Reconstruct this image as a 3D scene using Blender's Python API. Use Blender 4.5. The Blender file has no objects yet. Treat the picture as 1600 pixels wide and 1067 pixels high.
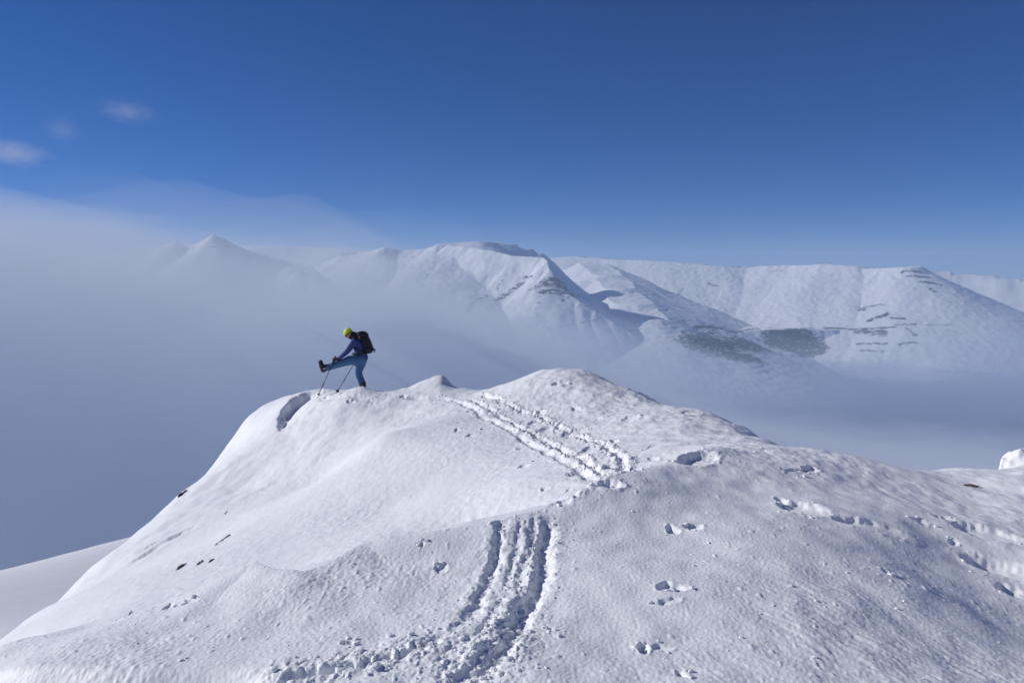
import bpy, bmesh, math, random
import numpy as np
from mathutils import Vector, Matrix

R = math.radians
C = bpy.context.scene.collection
scene = bpy.context.scene

# ---------------------------------------------------------------- camera
EYE = 1.65
F_PX = 1164.0                      # focal length in photograph pixels (1600 wide)
PITCH = math.atan((533.5 - 430.0) / F_PX)
cam_d = bpy.data.cameras.new('camera')
cam_d.sensor_width = 36.0
cam_d.lens = 36.0 * F_PX / 1600.0
cam_d.clip_start = 0.1
cam_d.clip_end = 60000.0
cam = bpy.data.objects.new('camera', cam_d)
C.objects.link(cam)
cam.location = (0, 0, EYE)
cam.rotation_euler = (R(90) - PITCH, 0, 0)
scene.camera = cam

# ---------------------------------------------------------------- sky, sun, exposure
SUN_EL, SUN_AZ = R(26.5), R(-76)     # azimuth clockwise from +Y, so the sun stands to the left
world = bpy.data.worlds.new('World')
scene.world = world
world.use_nodes = True
wn = world.node_tree
bg = wn.nodes['Background']
sky = wn.nodes.new('ShaderNodeTexSky')
sky.sky_type = 'NISHITA'
sky.sun_disc = False
sky.sun_elevation = SUN_EL
sky.sun_rotation = SUN_AZ
sky.altitude = 4200
sky.air_density = 0.88
sky.dust_density = 0.2
sky.ozone_density = 10.0
hsv = wn.nodes.new('ShaderNodeHueSaturation')      # a slightly deeper blue, as the phone's camera recorded it
hsv.inputs['Saturation'].default_value = 1.12
hsv.inputs['Hue'].default_value = 0.505
wn.links.new(sky.outputs[0], hsv.inputs['Color'])
wn.links.new(hsv.outputs[0], bg.inputs[0])
bg.inputs[1].default_value = 0.074
sd = bpy.data.lights.new('sun', 'SUN')
sd.energy = 3.95
sd.angle = R(0.5)
sd.color = (1.0, 0.96, 0.90)
sun = bpy.data.objects.new('sun', sd)
C.objects.link(sun)
sun_dir = Vector((math.sin(SUN_AZ) * math.cos(SUN_EL), math.cos(SUN_AZ) * math.cos(SUN_EL), math.sin(SUN_EL)))
sun.rotation_euler = sun_dir.to_track_quat('Z', 'Y').to_euler()
sun.location = sun_dir * 50
vs = scene.view_settings
vs.view_transform = 'Standard'
vs.look = 'None'
vs.exposure = 0.0
vs.gamma = 1.0
vs.use_curve_mapping = False
scene.cycles.use_denoising = True
scene.cycles.max_bounces = 11
scene.cycles.diffuse_bounces = 3
scene.cycles.volume_bounces = 10

# ---------------------------------------------------------------- helpers
def tag(o, label=None, cat=None, group=None, kind=None):
    if label: o['label'] = label
    if cat: o['category'] = cat
    if group: o['group'] = group
    if kind: o['kind'] = kind
    return o

def empty(name, loc=(0, 0, 0), rz=0.0):
    o = bpy.data.objects.new(name, None)
    C.objects.link(o)
    o.location = loc
    o.rotation_euler = (0, 0, rz)
    o.empty_display_size = 0.2
    return o

def grid_object(name, X, Y, Z, mat, wrap=False, attrs=None):
    """one sheet from three (rows, cols) arrays"""
    nr, nc = X.shape
    co = np.empty((nr * nc, 3), np.float32)
    co[:, 0] = X.ravel(); co[:, 1] = Y.ravel(); co[:, 2] = Z.ravel()
    idx = np.arange(nr * nc).reshape(nr, nc)
    if wrap:
        a, b = idx[:-1, :], idx[1:, :]
        a2, b2 = np.roll(a, -1, 1), np.roll(b, -1, 1)
    else:
        a, b, a2, b2 = idx[:-1, :-1], idx[1:, :-1], idx[:-1, 1:], idx[1:, 1:]
    q = np.stack([a, a2, b2, b], -1).reshape(-1, 4).astype(np.int32)
    me = bpy.data.meshes.new(name)
    me.vertices.add(len(co)); me.vertices.foreach_set('co', co.ravel())
    me.loops.add(q.size); me.loops.foreach_set('vertex_index', q.ravel())
    me.polygons.add(len(q))
    me.polygons.foreach_set('loop_start', np.arange(0, q.size, 4, dtype=np.int32))
    me.update(calc_edges=True)
    me.polygons.foreach_set('use_smooth', np.ones(len(q), bool))
    for k, v in (attrs or {}).items():
        at = me.attributes.new(k, 'FLOAT', 'POINT')
        at.data.foreach_set('value', v.ravel().astype(np.float32))
    me.materials.append(mat)
    o = bpy.data.objects.new(name, me)
    C.objects.link(o)
    return o

def smooth(a, b, x):
    t = np.clip((x - a) / (b - a), 0, 1)
    return t * t * (3 - 2 * t)

def _hash(ix, iy, seed):
    h = (ix.astype(np.int64) * 374761393 + iy.astype(np.int64) * 668265263 + seed * 144269) & 0xffffffff
    h = ((h ^ (h >> 13)) * 1274126177) & 0xffffffff
    h = h ^ (h >> 16)
    return h

def perlin(x, y, seed=0):
    x = np.asarray(x, float); y = np.asarray(y, float)
    ix, iy = np.floor(x).astype(np.int64), np.floor(y).astype(np.int64)
    fx, fy = x - ix, y - iy
    def g(dx, dy):
        a = _hash(ix + dx, iy + dy, seed) * (2 * math.pi / 4294967296.0)
        return np.cos(a) * (fx - dx) + np.sin(a) * (fy - dy)
    u = fx * fx * fx * (fx * (fx * 6 - 15) + 10)
    v = fy * fy * fy * (fy * (fy * 6 - 15) + 10)
    a = g(0, 0) * (1 - u) + g(1, 0) * u
    b = g(0, 1) * (1 - u) + g(1, 1) * u
    return (a * (1 - v) + b * v) * 1.41

def fbm(x, y, octaves=4, seed=0, gain=0.5):
    s, amp = 0.0, 1.0
    for k in range(octaves):
        s = s + amp * perlin(x * 2 ** k, y * 2 ** k, seed + 17 * k)
        amp *= gain
    return s

def ridged(x, y, octaves=4, seed=0, gain=0.5):
    s, amp = 0.0, 1.0
    for k in range(octaves):
        s = s + amp * (1 - 2 * np.abs(perlin(x * 2 ** k, y * 2 ** k, seed + 31 * k)))
        amp *= gain
    return s

CP, SP = math.cos(PITCH), math.sin(PITCH)
def at(px, py, Y):
    """world point seen at photograph pixel (px, py) at forward distance Y"""
    a, b = (px - 800.0) / F_PX, (533.5 - py) / F_PX
    d = np.array([a, CP + b * SP, -SP + b * CP])
    return d * (Y / d[1]) + np.array([0, 0, EYE])

# ---------------------------------------------------------------- near snow ridge: broad shape
NEAR = [  # (px, py, forward distance)
    (0, 1067, 3.5), (400, 1067, 3.2), (800, 1067, 3.1), (1200, 1067, 3.0), (1600, 1067, 3.0),
    (600, 980, 3.75), (800, 950, 3.9), (300, 980, 3.95), (620, 920, 4.25), (870, 800, 5.4), (820, 870, 4.65),
    # lip of the near hump
    (0, 1012, 4.2), (100, 990, 4.3), (200, 962, 4.4), (300, 930, 4.62), (400, 894, 4.85), (430, 905, 4.65), (470, 910, 4.55),
    (520, 893, 4.7), (570, 863, 4.95), (650, 851, 5.0), (760, 833, 5.05), (820, 812, 5.3), (900, 778, 5.7), (930, 760, 6.0),
    (1000, 745, 6.4), (1060, 720, 7.0), (1110, 705, 7.4), (1200, 695, 7.9), (1300, 705, 7.9), (1370, 722, 7.7),
    (1440, 735, 7.6), (1500, 732, 7.75), (1530, 738, 7.8), (1600, 728, 8.3),
    # right flank of the near hump
    (1070, 820, 5.0), (1250, 790, 5.6), (1400, 825, 5.25), (1540, 830, 5.35), (1560, 890, 4.65), (1060, 920, 4.0),
    (1390, 895, 4.2), (1250, 960, 3.65), (1600, 1000, 3.66), (1450, 960, 3.74), (1500, 780, 6.4), (1330, 750, 6.6), (1150, 760, 6.1),
    # trough right behind the lip
    (850, 788, 7.4), (960, 742, 7.8), (700, 830, 8.0), (560, 850, 8.0), (450, 900, 7.4), (300, 935, 7.4), (100, 992, 7.2),
    (780, 812, 7.6),
    # left face of the ridge
    (600, 800, 10), (700, 700, 12.2), (500, 750, 14.2), (620, 640, 17.2), (300, 850, 12.2), (400, 820, 11.2), (200, 900, 11.5), (800, 760, 8.6),
    (450, 680, 17.6), (600, 715, 12.8), (600, 680, 13.8), (800, 700, 11.6), (380, 760, 15.8),
    # its rounded left edge
    (450, 618, 20.6), (415, 634, 20.8), (385, 655, 20.4), (375, 690, 19.4), (330, 735, 17.9), (280, 772, 16.8), (215, 830, 15.2), (150, 880, 13.6),
    (60, 955, 10.8), (0, 1000, 9.0),
    # crest
    (500, 607, 19.6), (535, 607, 19.3), (565, 604, 18.6), (600, 612, 18.9), (640, 603, 18.9), (668, 593, 18.85), (690, 588, 18.8), (704, 591, 18.8), (725, 604, 18.8), (745, 611, 18.6), (770, 609, 18.2),
    (800, 600, 17.8), (835, 583, 17.3), (870, 575, 17), (915, 580, 17), (960, 600, 16.5), (1010, 620, 15.6), (1050, 640, 15), (1100, 652, 14), (1140, 660, 13),
    (1170, 672, 11.8), (1205, 692, 10.2),
    # mound face
    (870, 620, 15.2), (900, 680, 12), (800, 650, 14.5), (740, 625, 16.6), (1000, 680, 11), (1100, 680, 10.4), (1050, 712, 8.6), (960, 640, 13.8),
]
NEAR = [(px, py, Y * (1 + .09 * max(0, px - 900) / 700 + (.05 * max(0, px - 1350) / 250 if py > 860 else 0)) if Y < 8.4 and py > 690 else Y) for px, py, Y in NEAR]   # the hump leans away to the right
pts = [at(*p) for p in NEAR]
# person's standing place, just behind the small mound
pts += [np.array(p, float) for p in (
    (-3.9, 19.5, -1.38), (-4.35, 19.6, -1.42), (-3.9, 20.2, -1.6),
    (-10, 25, -7.0), (-10.2, 20.5, -6.4), (-10.9, 16, -7.6), (-10.9, 12, -7.4), (-9.8, 8, -6.2), (-8.2, 5, -4.8), (-5.6, 3, -3.0), (-4.2, 1, -1.4),
    (-5, 23.5, -3.6), (-2, 22.5, -3.3), (1, 21, -2.6), (3.6, 19, -3.2), (5.4, 16, -3.4), (6.0, 13, -3.2), (5.6, 10.9, -2.3), (5.3, 9.6, -1.6),
    (8, 10.5, -2.2), (10, 8, -1.4), (12, 4, -0.8), (6, 1, 0.0), (0, 0, 0.0), (0, 1.5, 0.0), (0, -4, 0.1), (-5, -4, -1.2), (6, -5, 0.2), (14, -2, -0.6),
    (-14, -2, -6), (-15, 8, -11), (-16, 18, -13), (-14, 28, -13), (-4, 30, -10), (4, 28, -11), (12, 22, -12), (16, 14, -8), (18, 5, -4),
    (0, -16, 0), (16, -12, -3), (-14, -14, -6))]
pts = np.array(pts)
RB_C = 0.22
def _fit(p, c):
    d = np.sqrt(((p[:, None, :2] - p[None, :, :2]) ** 2).sum(-1) + c * c)
    n = len(p)
    A = np.zeros((n + 3, n + 3))
    A[:n, :n] = -d
    A[:n, :n] -= np.eye(n) * 0.004
    A[:n, n] = 1; A[:n, n + 1:] = p[:, :2]
    A[n:, :n] = A[:n, n:].T
    return np.linalg.solve(A, np.concatenate([p[:, 2], np.zeros(3)]))
RB_W = _fit(pts, RB_C)
def rbf(x, y, p=pts, w=RB_W, c=RB_C):
    x = np.asarray(x, float); sh = x.shape
    x = x.ravel(); y = np.asarray(y, float).ravel()
    out = w[len(p)] + w[len(p) + 1] * x + w[len(p) + 2] * y
    for i in range(len(p)):
        out -= w[i] * np.sqrt((x - p[i, 0]) ** 2 + (y - p[i, 1]) ** 2 + c * c)
    return out.reshape(sh)

SHOULDER = np.array([at(0, 1000, 32), at(0, 960, 40), at(0, 892, 52), at(-150, 925, 46), at(-300, 960, 44), at(100, 950, 42), at(100, 866, 60), at(200, 842, 66), at(300, 830, 70),
                     (-30, 95, -46), (-60, 85, -48), (-75, 55, -42), (-5, 85, -40), (-5, 55, -24), (-90, 40, -46), (-45, 20, -14.)])
SH_W = _fit(SHOULDER, 4.0)

def broad(x, y):
    r = np.hypot(x, y - 6)
    n = rbf(x, y)
    s = rbf(x, y, SHOULDER, SH_W, 4.0)
    cone = -6.5 - 0.62 * (r - 18)
    t = smooth(20, 34, r)
    n = n * (1 - t) + np.minimum(n, cone) * t
    ts = smooth(60, 130, np.hypot(x + 35, y - 50))
    s = s * (1 - ts) + np.minimum(s, cone - 4) * ts
    far = smooth(14, 22, r)
    return np.where(far > 0, np.maximum(n, n * (1 - far) + np.maximum(s, n) * far), n)

def hit(px, py, fn=None, y0=2.2, y1=70.0, n=6000):
    """first point of the snow seen at pixel (px, py)"""
    Ys = y0 * (y1 / y0) ** np.linspace(0, 1, n)
    a, b = (px - 800.0) / F_PX, (533.5 - py) / F_PX
    d = np.array([a, CP + b * SP, -SP + b * CP]); d = d / d[1]
    P = d[None, :] * Ys[:, None] + np.array([0, 0, EYE])
    g = P[:, 2] - (fn or broad)(P[:, 0], P[:, 1])
    k = np.argmax(g < 0)
    return P[max(k, 0)]

def polyline(pix, fn=None):
    return np.array([hit(*p, fn=fn)[:2] for p in pix])

def along(x, y, line):
    """signed lateral distance (positive to the right of travel) and arc length to a polyline"""
    best = np.full(x.shape, 1e9); side = np.zeros(x.shape); arc = np.zeros(x.shape)
    s0 = 0.0
    for i in range(len(line) - 1):
        a, b = line[i], line[i + 1]
        v = b - a; L = np.hypot(*v); v = v / L
        t = np.clip((x - a[0]) * v[0] + (y - a[1]) * v[1], 0, L)
        dx, dy = x - a[0] - t * v[0], y - a[1] - t * v[1]
        d = np.hypot(dx, dy)
        m = d < best
        best = np.where(m, d, best)
        side = np.where(m, np.sign(v[1] * dx - v[0] * dy), side)
        arc = np.where(m, s0 + t, arc)
        s0 += L
    return best * side, arc, s0
# ---------------------------------------------------------------- near snow ridge: tracks, prints, wind crust
TRACKS = [  # pixel line, half width, depth, crumble
    ([(788, 822), (775, 870), (765, 905), (742, 955), (700, 995), (620, 1030), (520, 1050), (440, 1062)], 0.034, 0.044, 0.4),
    ([(815, 818), (806, 860), (798, 900), (778, 950), (745, 990), (700, 1020)], 0.018, 0.012, 0.05),
    ([(835, 814), (824, 870), (812, 910), (800, 960), (770, 1010), (715, 1066)], 0.030, 0.022, 0.75),
    ([(862, 806), (852, 850), (842, 900), (834, 930), (812, 985), (760, 1040), (720, 1066)], 0.050, 0.040, 0.30),
    ([(858, 808), (884, 790), (912, 771), (948, 754), (985, 742)], 0.045, 0.040, 0.7),
    ([(935, 748), (895, 728), (850, 702), (800, 675), (752, 648), (722, 630), (690, 622), (640, 622)], 0.06, 0.055, 0.3),
    ([(950, 742), (905, 716), (860, 692), (810, 664), (765, 640), (735, 626)], 0.05, 0.042, 0.8),
    ([(984, 738), (968, 712), (935, 690), (885, 672), (835, 648), (790, 630), (755, 618)], 0.05, 0.042, 0.9),
    ([(205, 882), (250, 852), (292, 828)], 0.10, 0.07, 0.0),
    ([(600, 628), (560, 620), (530, 619), (500, 618)], 0.06, 0.04, 0.5),
]
TRACKS = [(polyline(p), w, d, c) for p, w, d, c in TRACKS]

# (px, py, length across the picture in px, length in depth in px, depth m, rotation deg of the long axis in the ground plane)
PRINTS = [
    (1052, 824, 20, 17, .07, 10), (1084, 822, 22, 15, .06, 10), (1052, 922, 46, 15, .06, 0), (1045, 943, 40, 9, .03, 12), (1008, 1010, 24, 16, .06, 0),
    (1035, 1006, 24, 14, .03, 0), (1066, 1050, 24, 15, .045, 20), (1222, 782, 16, 12, .06, 0), (1256, 796, 70, 22, .08, -38), (1365, 824, 100, 14, .06, -12), (1440, 816, 20, 9, .03, 0),
    (1478, 812, 34, 9, .04, -10), (1545, 834, 95, 28, .09, -30), (1572, 892, 110, 36, .10, -34), (1592, 926, 60, 24, .08, -10), (1490, 845, 14, 10, .05, 0),
    (690, 886, 22, 12, .035, 20), (545, 1003, 26, 8, .04, 0), (714, 672, 9, 7, .06, 0), (738, 680, 16, 8, .05, 0), (820, 728, 16, 8, .06, 0), (852, 763, 14, 6, .05, 0),
    (890, 762, 10, 5, .04, 0), (768, 892, 18, 14, .05, 30), (1092, 722, 46, 26, .12, -40), (948, 767, 46, 16, .15, 25), (912, 769, 38, 10, .13, 35),
    (1022, 714, 16, 8, .07, 0), (900, 640, 14, 8, .08, 0), (846, 644, 14, 9, .08, 0), (862, 670, 37, 13, 0.058, -20), (896, 678, 34, 14, 0.065, -20), (900, 712, 44, 14, 0.072, -30),
    (952, 730, 44, 15, 0.065, -30), (840, 660, 27, 10, 0.052, -20), (925, 700, 27, 13, 0.058, -20), (870, 700, 30, 10, 0.052, -20), (905, 738, 37, 11, 0.052, -20), (790, 628, 30, 8, .07, -30),
    (960, 690, 14, 8, .07, 0), (985, 655, 24, 8, .05, -20), (1080, 645, 30, 8, .04, -20), (1265, 735, 22, 14, .07, -50), (1240, 735, 12, 16, .04, -50),
    (548, 627, 14, 6, .12, -20), (630, 620, 8, 6, .12, 0), (875, 600, 26, 8, .10, 0), (1385, 890, 12, 8, .03, 0),
    (660, 862, 12, 6, .02, 20), (200, 960, 14, 8, .03, 30), (265, 950, 16, 8, .03, 30), (300, 945, 22, 8, .025, 30),
]
PR = []
for (px, py, lx, ly, dp, rot) in PRINTS:
    p = hit(px, py)
    s = p[1] / F_PX
    q = hit(px, py + ly * .5); q2 = hit(px, py - ly * .5)
    dy = min(abs(q[1] - q2[1]) * .5, 0.6)
    PR.append((p[0], p[1], max(lx * s * .55, .025), max(dy * .75, lx * s * .22), dp * .62, R(rot)))

rngp = random.Random(5)
def detail(x, y, fine=True):
    """relief on top of the broad shape: returns (offset, roughness of the surface 0..1)"""
    X, Y = x, y
    near = smooth(11, 6, np.hypot(X, Y))
    h = 0.035 * perlin(X / .9, Y / .9, 3) + 0.02 * perlin(X / .4 + 5, Y / .4, 4) * (0.4 + 0.6 * (1 - near)) + 0.010 * perlin(X / .2, Y / .2, 5)
    h = h * np.where(np.hypot(X + 2.5, Y - 11) < 4.5, .35, 1)
    # warp used by all edges so that nothing is ruled
    wx = X + 0.018 * perlin(X / .13, Y / .13, 7) + 0.02 * perlin(X / .05, Y / .05, 8)
    wy = Y + 0.022 * perlin(X / .13 + 9, Y / .13, 9) + 0.02 * perlin(X / .05, Y / .05 + 4, 10)
    churn = np.zeros(x.shape)
    cut = np.zeros(x.shape)
    for (ln, w, dp, cr) in TRACKS:
        d, s, L = along(wx, wy, ln)
        sc = 1 + .7 * (w > .045)
        d = d + w * (.55 * perlin(s / (.22 * sc), s * 0 + w * 91, 13) + .8 * perlin(s / (.7 * sc), s * 0 + dp * 77, 14))
        e = smooth(0, .25, s) * smooth(0, .3, L - s + .15)
        dep = dp * np.clip(0.7 + 0.9 * perlin(s / .45, s * 0 + w * 50, 12), .12, 1.25)
        prof = np.exp(-(np.abs(d) / w) ** 3)
        cut = np.minimum(cut, -dep * prof * e)
        berm = np.exp(-((d - 1.9 * w) / (.9 * w)) ** 2) + .6 * np.exp(-((d + 1.9 * w) / (.9 * w)) ** 2)
        h = h + .22 * dep * berm * e
        churn = np.maximum(churn, cr * np.exp(-(d / (3.2 * w)) ** 2) * e)
    # broken snow between the near trenches
    d, s, L = along(X, Y, TRACKS[2][0])
    churn = np.maximum(churn, .85 * np.exp(-(d / .22) ** 2) * smooth(.9, 1.6, s))
    d0, s0, L0 = along(X, Y, TRACKS[0][0])
    churn = np.maximum(churn, 1.0 * np.exp(-(d0 / .16) ** 2) * smooth(1.3, 1.9, s0))
    for (cx, cy, a, b, dp, rot) in PR:
        m = (np.abs(X - cx) < 3 * max(a, b) + .2) & (np.abs(Y - cy) < 3 * max(a, b) + .2)
        if not m.any():
            continue
        u = (wx[m] - cx) * math.cos(rot) + (wy[m] - cy) * math.sin(rot)
        v = -(wx[m] - cx) * math.sin(rot) + (wy[m] - cy) * math.cos(rot)
        q = np.sqrt((u / a) ** 2 + (v / b) ** 2)
        c = cut[m]
        cut[m] = np.minimum(c, -dp * (1 - smooth(.6, 1.1, q)) * np.clip(.7 - .5 * u / a, .15, 1.2))
        h[m] += .10 * dp * np.exp(-((q - 1.2) / .2) ** 2)
        churn[m] = np.maximum(churn[m], .22 * np.exp(-((q - 1.15) / .35) ** 2))
    h = h + cut
    q1, q2 = X + .03 * perlin(X / .06, Y / .06, 24), Y + .03 * perlin(X / .06, Y / .06, 25)
    clod = np.clip(perlin(q1 / .07, q2 / .07, 21) * 1.6, -.5, .45) + .6 * np.clip(perlin(q1 / .034, q2 / .034, 22) * 1.7, -.4, .5) + .35 * perlin(q1 / .015, q2 / .015, 26) + .6 * perlin(X / .22, Y / .22, 23)
    far_k = smooth(6, 9, np.hypot(X, Y))
    h = h + churn * (.016 + .02 * far_k) * clod
    if fine:
        rip = smooth(.0, 1.0, np.exp(-(((X - 1.9) / 1.2) ** 2 + ((Y - 3.3) / 1.0) ** 2)) * 1.3)     # wind ripples, lower right
        u, v = (X - Y) * .7071, (X + Y) * .7071
        uu, vv = u + .03 * perlin(X / .12, Y / .12, 30), v + .03 * perlin(X / .12, Y / .12, 31)
        peb = smooth(.1, .7, np.exp(-((X + 1.4) / 1.6) ** 2 - ((Y - 4.1) / .9) ** 2) * 1.2)            # pebbly crust, lower left
        n1 = perlin(X / .05, Y / .05, 34)
        patch = np.clip(.45 + 1.3 * perlin(X / .8, Y / .6, 48), 0, 1.4)
        peb, rip = peb * patch, rip * np.clip(.75 + .9 * perlin(X / .7, Y / .9, 49), .15, 1.4)
        h = h + rip * .0055 * (perlin(uu / .10, vv / .038, 32) + .5 * perlin(uu / .05, vv / .022, 33))
        h = h + peb * .0045 * (np.maximum(n1, -.1) + .6 * perlin(X / .026, Y / .026, 35))
        # sparse crumbs everywhere on the hump
        cr = np.maximum(perlin(X / .045, Y / .055, 36) - .42, 0) * np.maximum(perlin(X / .6, Y / .6, 37) + .55, 0)
        h = h + cr * .022 * (1 - .5 * rip)
        # fine scaly crust on the far faces
        far = smooth(5.5, 8.0, np.hypot(X, Y))
        scal = perlin(X / .11 + .4 * perlin(X / .3, Y / .3, 40), Y / .15, 41) + .5 * perlin(X / .055, Y / .09, 42)
        rough = .85 + .25 * smooth(-1.2, 1.2, X) + .25 * perlin(X / 1.3, Y / 1.3, 43)
        edge = smooth(-6.4, -4.6, X)
        h = h + far * .0062 * scal * np.clip(rough, .2, 1.2) * np.clip(.9 + .8 * perlin(X / 1.1, Y / 2.2, 50), .25, 1.5) * (.15 + .85 * edge)
        # coarser rime on the mound
        rm = np.exp(-((X - 1.6) / 2.0) ** 2 - ((Y - 14) / 3.2) ** 2) * far
        h = h + rm * .020 * (ridged(X / .35, Y / .30, 2, 44) * .5 + .9 * np.maximum(perlin(X / .13, Y / .11, 46), 0))
        drift = perlin((X * .8 + Y * .6) / .35, (-X * .6 + Y * .8) / 1.6, 47)
        h = h + far * smooth(-1, 1.5, X) * .018 * drift
        h = h + (1 - far) * .0022 * perlin(X / .018, Y / .02, 45)
    fade = smooth(60, 25, np.hypot(X, Y))
    return h * fade

LIP_PIX = [(40, 1003, 0), (100, 990, .06), (200, 962, .10), (300, 930, .12), (400, 894, .16), (430, 905, .15), (470, 910, .12), (520, 893, .15), (570, 863, .16), (650, 851, .18), (760, 833, .15), (820, 812, .13),
           (900, 778, .13), (930, 760, .14), (1000, 745, .12), (1060, 720, .12), (1110, 705, .08), (1190, 696, 0)]
LIPY = {(px, py): Y for px, py, Y in NEAR}
LIP = np.array([at(px, py, LIPY.get((px, py), 4.25 if px < 50 else 7.8))[:2] for px, py, k in LIP_PIX])
LIP_T = np.concatenate([[0], np.cumsum(np.hypot(*np.diff(LIP, axis=0).T))])
LIP_D = np.array([k for *_, k in LIP_PIX])
ROLL = np.array([hit(*q)[:2] for q in ((-200, 1058), (0, 1050), (200, 1043), (330, 1038), (420, 1042), (480, 1056))])
SC = hit(446, 634)
BP = at(690, 588, 18.8)
def extras(x, y):
    """sculpted single forms: lips, cornices, small mounds"""
    z = np.zeros(x.shape)
    # sharp lip of the near hump: a small step down on its far side, a soft roll on the near side
    d, t, L = along(x + .02 * perlin(x / .3, y / .3, 62) + .006 * perlin(x / .06, y / .06, 63), y + .02 * perlin(x / .3, y / .3, 64), LIP)
    drop = 1.45 * np.interp(t, LIP_T, LIP_D)
    e = smooth(0, 1.2, t) * smooth(0, .6, L - t)
    z -= e * drop * smooth(-.02, .10, -d) * np.exp(-np.maximum(-d, 0) / .6)
    z += e * drop * .35 * np.exp(-(d / .32) ** 2) * (d > 0) + e * drop * .35 * (d <= 0) * np.exp(-(d / .05) ** 2)
    # smooth roll down at the very bottom left
    d, t, L = along(x + .03 * perlin(x / .5, y / .5, 69), y, ROLL)
    z -= .075 * smooth(0, .16, d) * smooth(0, .3, t) * smooth(0, .35, L - t)
    # scooped hollow under the cornice at the left end of the crest
    u, v = (x - SC[0]) * .96 - (y - SC[1]) * .28, (x - SC[0]) * .28 + (y - SC[1]) * .96
    u = u - .35 * v * v + .12 * v
    n5 = .14 * perlin(x / .4, y / .4, 65) + .04 * perlin(x / .12, y / .12, 66)
    z -= .44 * smooth(-.08, .22, u + n5) * np.exp(-np.maximum(u, 0) / .75) * smooth(-1.5, -.1, v + 1.5 * n5) * smooth(.95, .5, v + n5)
    # small peaked drift in the middle of the crest, hollow on its lee side
    u, v = x - BP[0], y - BP[1]
    z += .04 * np.exp(-(np.minimum(u, 0) / .6) ** 2) * np.exp(-(np.maximum(u, 0) / .14) ** 2) * np.exp(-(v / .6) ** 2)
    z -= .22 * np.exp(-((u - .42) / .24) ** 2 - (v / .5) ** 2)
    # broken cornice at the right edge
    q = at(1610, 712, 9.6)
    n = .25 * perlin(x / .25, y / .25, 60) + .1 * perlin(x / .08, y / .08, 61)
    left = at(1561, 725, 9.3)[0] + np.maximum(y - 9.3, -.3) * .75
    body = smooth(left - .03, left + .03, x + .10 * n) * smooth(9.0, 9.25, y + .2 * n) * smooth(11.5, 10.2, y)
    top = at(1561, 714, 9.3)[2] + (x - left) * .30 - .24 * (y - 9.3) + .06 * n + .05 * perlin(x / .16, y / .3, 67) + .03 * perlin(x / .06, y / .06, 68)
    return z, body, top

def snow_height(x, y, fine=True):
    b = broad(x, y)
    h = b + detail(x, y, fine)
    z, body, top = extras(x, y)
    h = h + z
    h = np.where(body > 0, h * (1 - body) + np.maximum(h, top) * body, h)
    return h

def new_mat(name):
    m = bpy.data.materials.new(name)
    m.use_nodes = True
    return m, m.node_tree.nodes, m.node_tree.links, m.node_tree.nodes['Principled BSDF']

m_snow, N, Lk, P = new_mat('snow')
P.inputs['Base Color'].default_value = (.80, .83, .88, 1)
P.inputs['Roughness'].default_value = .55
P.inputs['Specular IOR Level'].default_value = .25
tc = N.new('ShaderNodeTexCoord')
n1 = N.new('ShaderNodeTexNoise'); n1.inputs['Scale'].default_value = 45; n1.inputs['Detail'].default_value = 4
bp = N.new('ShaderNodeBump'); bp.inputs['Strength'].default_value = .35; bp.inputs['Distance'].default_value = .006
Lk.new(tc.outputs['Object'], n1.inputs['Vector'])
Lk.new(n1.outputs['Fac'], bp.inputs['Height'])
Lk.new(bp.outputs['Normal'], P.inputs['Normal'])
n2 = N.new('ShaderNodeTexNoise'); n2.inputs['Scale'].default_value = 1.2; n2.inputs['Detail'].default_value = 3
cr = N.new('ShaderNodeValToRGB')
cr.color_ramp.elements[0].position = .3; cr.color_ramp.elements[0].color = (.82, .84, .875, 1)
cr.color_ramp.elements[1].position = .7; cr.color_ramp.elements[1].color = (.86, .878, .908, 1)
Lk.new(tc.outputs['Object'], n2.inputs['Vector']); Lk.new(n2.outputs['Fac'], cr.inputs[0]); Lk.new(cr.outputs[0], P.inputs['Base Color'])

C0 = -1.0   # the sheet is a fan about a point a metre behind the viewpoint, dense where it is in view
azd = np.linspace(-43, 43, 1350)
azc = np.linspace(43, 317, 120)[1:-1]
az = np.radians(np.concatenate([azd, azc]))
rr = np.concatenate([[.02], np.linspace(.3, 3.3, 24)[:-1], 3.3 * (6.0 / 3.3) ** np.linspace(0, 1, 330)[:-1],
                     6.0 * (24 / 6.0) ** np.linspace(0, 1, 520)[:-1], 24 * (700 / 24.) ** np.linspace(0, 1, 130)])
GX = rr[:, None] * np.sin(az)[None, :]
GY = rr[:, None] * np.cos(az)[None, :] + C0
GZ = snow_height(GX, GY)
snow = grid_object('snow_ground', GX, GY, GZ, m_snow, wrap=True)
tag(snow, kind='structure', label='snow covered ridge in the foreground', cat='ground')
# ---------------------------------------------------------------- far mountains
def ridge3(pix):
    return np.array([at(*p) for p in pix])

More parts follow.
